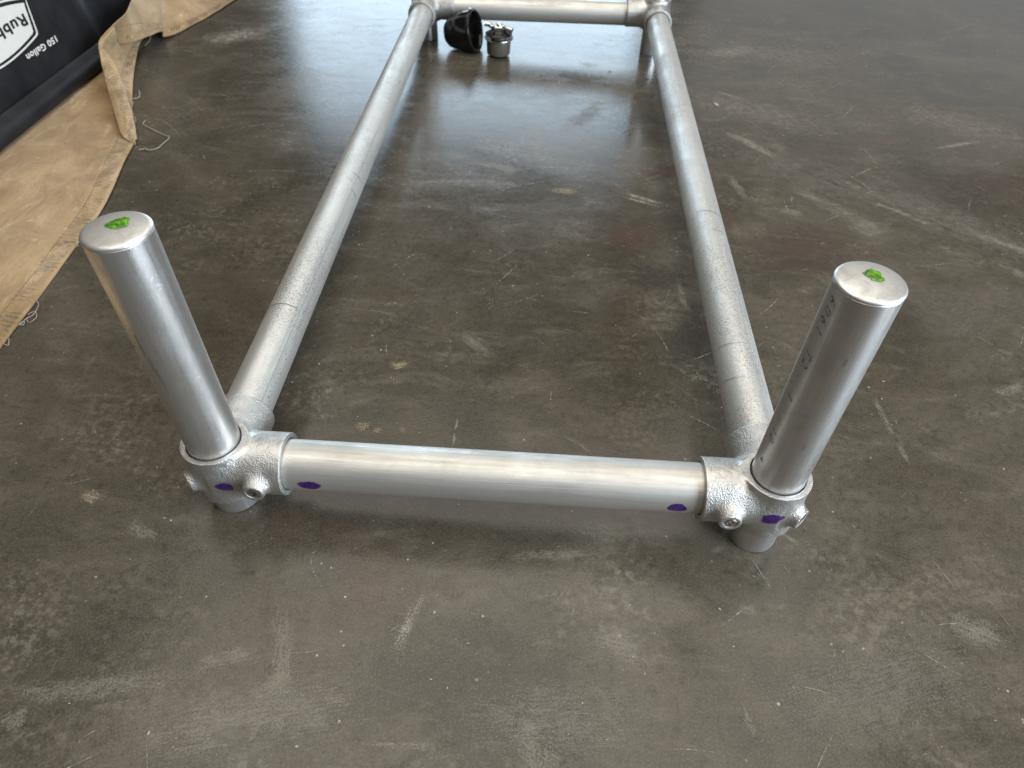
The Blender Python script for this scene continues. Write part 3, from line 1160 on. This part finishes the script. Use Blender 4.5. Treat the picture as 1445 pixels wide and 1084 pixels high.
# inner pleat between the fold and the floor
BO = catmull([(-0.4968,0.8518,0.0040),(-0.5502,0.9765,0.0050),(-0.5765,1.0470,0.0080),(-0.6062,1.1369,0.0120),(-0.6122,1.1885,0.0150)], 8)
BI = catmull([(-0.5302,0.8856,0.0080),(-0.5659,0.9523,0.0300),(-0.5861,0.9849,0.0440),(-0.6039,1.0270,0.0500),(-0.5975,1.0698,0.0580)], 8)
rows = []
for i in range(len(BO)):
    rows.append([tuple(BO[i] * (1 - t) + BI[i] * t - np.array([0, 0, 0.35 * t * (1 - t) * abs(BI[i][2] - BO[i][2])])) for t in np.linspace(0, 1, 12)])
grid_mesh('inner_pleat', rows, MAT['canvas'], cloth, 0.0014)

TH = [
    [(-0.4060, 0.6955), (-0.4021, 0.6927), (-0.3928, 0.6914), (-0.3808, 0.6984), (-0.38, 0.7172), (-0.3777, 0.7393), (-0.3918, 0.7484), (-0.424, 0.7691), (-0.4423, 0.7809), (-0.4472, 0.7889), (-0.4463, 0.7976)],
    [(-0.410, 0.688), (-0.404, 0.693), (-0.398, 0.6925)],
    [(-0.5125, 0.8800), (-0.5020, 0.8950), (-0.5150, 0.9231)],
    [(-0.5050, 0.8749), (-0.49, 0.8369), (-0.4683, 0.8036), (-0.462, 0.79)],
    [(-0.3597, 0.2728), (-0.3548, 0.2674), (-0.3511, 0.259), (-0.3505, 0.2461), (-0.3529, 0.2373), (-0.3482, 0.2322), (-0.3428, 0.2356), (-0.3446, 0.2439), (-0.3509, 0.2518), (-0.357, 0.246)],
    [(-0.3537, 0.2386), (-0.3553, 0.2301), (-0.3549, 0.2246), (-0.3513, 0.2263), (-0.3542, 0.233), (-0.3564, 0.2272), (-0.357, 0.222)],
    [(-0.356, 0.2), (-0.353, 0.1977), (-0.3496, 0.1889), (-0.3514, 0.1874), (-0.357, 0.19)],
    [(-0.6145, 1.2086), (-0.6062, 1.1788), (-0.6026, 1.149)],
    [(-0.375, 0.405), (-0.3715, 0.402), (-0.3705, 0.397)],
]
for k, pts in enumerate(TH):
    P3 = [(x + 0.7, y - 0.6, 0.0022 + 0.0022 * abs(math.sin(i * 1.7 + k))) for i, (x, y) in enumerate(pts)]
    v, f = tube_path(P3, 0.0004 if pts[0][1] < 0.5 else 0.0006, 6, 5)
    mk('loose_thread', v, f, MAT['thread'], cloth, True)

# ------------------------------------------------------------------ overturned stock tank
tank = empty('stock_tank', (-1.119, 0.78, 0.0075))
tag(tank, 'black plastic stock tank lying upside down on the tan canvas with white badge', 'stock tank')
HX, HY = 0.497, 0.735      # half size at the lip


def rrect(hx, hy, rad, n=14):
    pts = []
    for cx, cy, a0 in ((hx - rad, hy - rad, 0), (-hx + rad, hy - rad, 90), (-hx + rad, -hy + rad, 180), (hx - rad, -hy + rad, 270)):
        for k in range(n + 1):
            a = math.radians(a0 + 90 * k / n)
            pts.append((cx + rad * math.cos(a), cy + rad * math.sin(a)))
    out = []
    for k, p in enumerate(pts):            # subdivide the straight sides
        q = pts[(k + 1) % len(pts)]
        d = math.hypot(q[0] - p[0], q[1] - p[1])
        m = 60 if d > 0.2 else 1
        out += [(p[0] + (q[0] - p[0]) * i / m, p[1] + (q[1] - p[1]) * i / m) for i in range(m)]
    return out


def loft(sections):
    V, F = [], []
    n = None
    for (hx, hy, rad, z) in sections:
        p = rrect(hx, hy, rad)
        n = len(p)
        V += [(x, y, z) for x, y in p]
    for i in range(len(sections) - 1):
        for k in range(n):
            l = (k + 1) % n
            F.append((i * n + k, i * n + l, (i + 1) * n + l, (i + 1) * n + k))
    return V, F, n


WALL_IN, SLOPE, LIPZ = 0.033, 0.12, 0.0


def wall_off(z):       # inward offset of the wall at height z above the tank's base
    return 0.0305 + SLOPE * z


sec = [(HX - 0.02, HY - 0.02, 0.11, 0.001), (HX - 0.004, HY - 0.004, 0.13, 0.0), (HX, HY, 0.13, 0.004), (HX - 0.001, HY - 0.001, 0.13, 0.014), (HX - 0.006, HY - 0.006, 0.13, 0.021),
       (HX - 0.013, HY - 0.013, 0.125, 0.0245), (HX - 0.022, HY - 0.022, 0.12, 0.0265), (HX - 0.029, HY - 0.029, 0.118, 0.031)]
V, F, n = loft(sec)
o = mk('rim_lip', V, F, MAT['tank'], tank, True)
sharpen(o, 60)
sec = [(HX - wall_off(z), HY - wall_off(z), 0.115 + 0.05 * z, z) for z in (0.028, 0.04, 0.08, 0.14, 0.22, 0.3, 0.4, 0.5, 0.56)]
w0 = wall_off(0.56)
for a in (15, 30, 45, 60, 75, 90):
    ra = math.radians(a)
    sec.append((HX - w0 - 0.05 * (1 - math.cos(ra)), HY - w0 - 0.05 * (1 - math.cos(ra)), 0.143 - 0.05 * (1 - math.cos(ra)), 0.56 + 0.05 * math.sin(ra)))
V, F, n = loft(sec)
V2 = []
for (x, y, z) in V:       # end panels of the long side are set back behind a vertical step
    k = min(1.0, max(0.0, (abs(y + 0.018) - 0.325 + 0.10 * z) / 0.022))
    V2.append((x - math.copysign(0.016, x) * k * k * (3 - 2 * k) if abs(x) > 0.30 else x, y, z))
V = V2
F.append(tuple((len(sec) - 1) * n + k for k in range(n)))
o = mk('tank_wall', V, F, MAT['tank'], tank, True)
sharpen(o, 50)


# badge and lettering sit on the wall that faces the frame (tank's +x side)
def on_wall(Y, z, lift):
    """world Y, height z above floor -> tank local"""
    zl = z - 0.0075
    return (HX - wall_off(zl) + lift, Y - 0.78, zl + lift * SLOPE)


YC = 0.788


def shield(scale_y, top, side, low, mid_low, top_mid):
    half = []
    for t in np.linspace(0, 1, 9):          # top edge from centre to corner
        half.append((scale_y[0] * t, top_mid + (top - top_mid) * t ** 2))
    half.append((scale_y[0] + 0.001, top - 0.002))
    for t in np.linspace(0.1, 0.92, 6):
        half.append((scale_y[0] + (scale_y[1] - scale_y[0]) * t, top + (side - top) * t))
    half.append((scale_y[1] - 0.001, side - 0.001))
    for t in np.linspace(0.06, 1, 10):     # lower curved edge back to centre
        half.append((scale_y[1] * (1 - t), side - 0.002 + (mid_low - side + 0.002) * (1 - (1 - t) ** 1.8)))
    full = half + [(-a, b) for a, b in reversed(half[1:-1])]
    return full


def panel(name, outline, lift, mat, hole=None, th=0.0006):
    V = [on_wall(YC + a, b, lift) for a, b in outline]
    n = len(V)
    if hole is None:
        V += [on_wall(YC + a, b, lift - th) for a, b in outline]
        F = [tuple(range(n))[::-1]]
        F += [(k, (k + 1) % n, n + (k + 1) % n, n + k) for k in range(n)]
    else:
        V += [on_wall(YC + a, b, lift) for a, b in hole]
        F = [(k, n + k, n + (k + 1) % n, (k + 1) % n) for k in range(n)]
    return mk(name, V, F, mat, tank)


inner = shield((0.125, 0.112), 0.156, 0.1125, 0.0, 0.0985, 0.170)
outb0 = shield((0.1325, 0.118), 0.160, 0.1085, 0.0, 0.0945, 0.176)
outb1 = shield((0.1365, 0.1215), 0.163, 0.1060, 0.0, 0.0915, 0.179)
panel('white_badge', inner, 0.0010, MAT['badge'])
panel('badge_outline', outb1, 0.0011, MAT['badge'], outb0)


def wall_text(name, body, size, y_start, z_base, width, mat, lift, height=None):
    V, F = text_mesh(body, size, 0, 1.08, 0, size * 0.028)
    xs = [v[0] for v in V]
    ys = [v[1] for v in V]
    sx = width / (max(xs) - min(xs))
    sy = 1.0 if height is None else height / (max(ys) - min(min(ys), 0))
    out = [on_wall(y_start - (x - min(xs)) * sx, z_base - y * sy, lift) for x, y, z in V]
    return mk(name, out, F, mat, tank)


wall_text('badge_lettering', 'Rubbermaid', 0.025, 0.8975, 0.1425, 0.215, MAT['black'], 0.0016, 0.0185)
o1 = wall_text('capacity_lettering', '150 Gallon', 0.014, 0.9500, 0.0880, 0.101, MAT['white'], 0.0012, 0.0112)

# ------------------------------------------------------------------ black rubber cup
cup = empty('rubber_cup', (0.088, 1.262, 0.0))
tag(cup, 'glossy black flared rubber cup on its side beneath the far rail', 'rubber cup')
prof = [(0.0, -0.040), (0.016, -0.0395), (0.025, -0.036), (0.0315, -0.029), (0.0355, -0.020), (0.0372, -0.012), (0.0378, -0.008), (0.0405, -0.005), (0.0435, 0.004), (0.0462, 0.016), (0.0470, 0.026), (0.0470, 0.030), (0.0488, 0.0315), (0.0492, 0.0345), (0.0488, 0.038),
        (0.0470, 0.0395), (0.0435, 0.0392), (0.0418, 0.037), (0.0405, 0.028), (0.037, 0.010), (0.026, -0.008), (0.0, -0.012)]
v, f = lathe(prof, 56)
body = mk('cup_body', v, f, MAT['rubber'], cup, True)
sharpen(body, 50)
ax = Vector((0.92, -0.22, 0.20)).normalized()
Q = ax.to_track_quat('Z', 'Y').to_matrix().to_4x4()
body.matrix_local = Matrix.Translation((-0.002, 0, 0.0372)) @ Q @ Matrix.Scale(0.925, 4)
# small bright hose clip on the rim
v, f = lathe([(0.0, 0.0), (0.0036, 0.0), (0.0036, 0.0025), (0.0022, 0.0032), (0.0, 0.0034)], 12)
clip = mk('clip_screw', v, f, MAT['chrome'], cup, True)
clip.matrix_local = Matrix.Translation((0.0185, -0.005, 0.0868))

# ------------------------------------------------------------------ expansion plug
plug = empty('expansion_plug', (0.1735, 1.240, 0.0))
tag(plug, 'small expansion plug with bright wing nut standing beside the rubber cup', 'plug')
v, f = lathe([(0.0, 0.0), (0.0195, 0.0), (0.0205, 0.001), (0.0215, 0.005)], 40)
mk('lower_washer', v, f, MAT['rubber'], plug, True)
v, f = lathe([(0.0205, 0.0045), (0.0258, 0.0050), (0.0262, 0.0065), (0.0272, 0.028), (0.0274, 0.0345), (0.0268, 0.0355), (0.018, 0.0356)], 48)
sharpen(mk('sleeve', v, f, MAT['greyplug'], plug, True), 35)
v, f = lathe([(0.0175, 0.0355), (0.0178, 0.047), (0.0165, 0.048)], 40)
mk('neck', v, f, MAT['greyplug'], plug, True)
v, f = lathe([(0.0165, 0.0372), (0.0325, 0.0372), (0.0328, 0.0380), (0.0325, 0.0388), (0.0165, 0.0389)], 48, True)
sharpen(mk('flange_ring', v, f, MAT['steel'], plug, True), 35)
v, f = lathe([(0.016, 0.0455), (0.0300, 0.0458), (0.0300, 0.0470), (0.0140, 0.0550), (0.0, 0.0552)], 48)
sharpen(mk('cone_washer', v, f, MAT['rubber'], plug, True), 35)
v, f = lathe([(0.0, 0.0545), (0.0150, 0.0545), (0.0158, 0.0553), (0.0158, 0.0625), (0.0142, 0.0640), (0.0062, 0.0641), (0.0, 0.0642)], 6)
mk('hex_nut', v, f, MAT['chrome'], plug)
v, f = lathe([(0.0, 0.0640), (0.0055, 0.0640), (0.0055, 0.0672), (0.0045, 0.0680), (0.0, 0.0681)], 20)
sharpen(mk('bolt_end', v, f, MAT['chrome'], plug, True), 35)
for s in (-1, 1):
    d = Vector((0.94, -0.30 * s * 0.4 - 0.2, 0)).normalized()
    pts = [(d * s * 0.008) + Vector((0, 0, 0.0585)), (d * s * 0.015) + Vector((0, 0, 0.0595)), (d * s * 0.0225) + Vector((0, 0, 0.0630 if s < 0 else 0.0590)), (d * s * 0.0320) + Vector((0, 0, 0.0645 if s < 0 else 0.0575))]
    v, f = tube_path(pts, 0.0040, 10, 6)
    vv = []
    for i, q in enumerate(v):
        k = i // 10 / (len(v) / 10)
        c = Vector(pts[0]).lerp(Vector(pts[-1]), k)
        q = Vector(q)
        vv.append(Vector((q.x, q.y, q.z)) + (q - c) * (0.45 * k if abs((q - c).z) > 0.0005 else 0))
    mk('wing', vv, f, MAT['chrome'], plug, True)
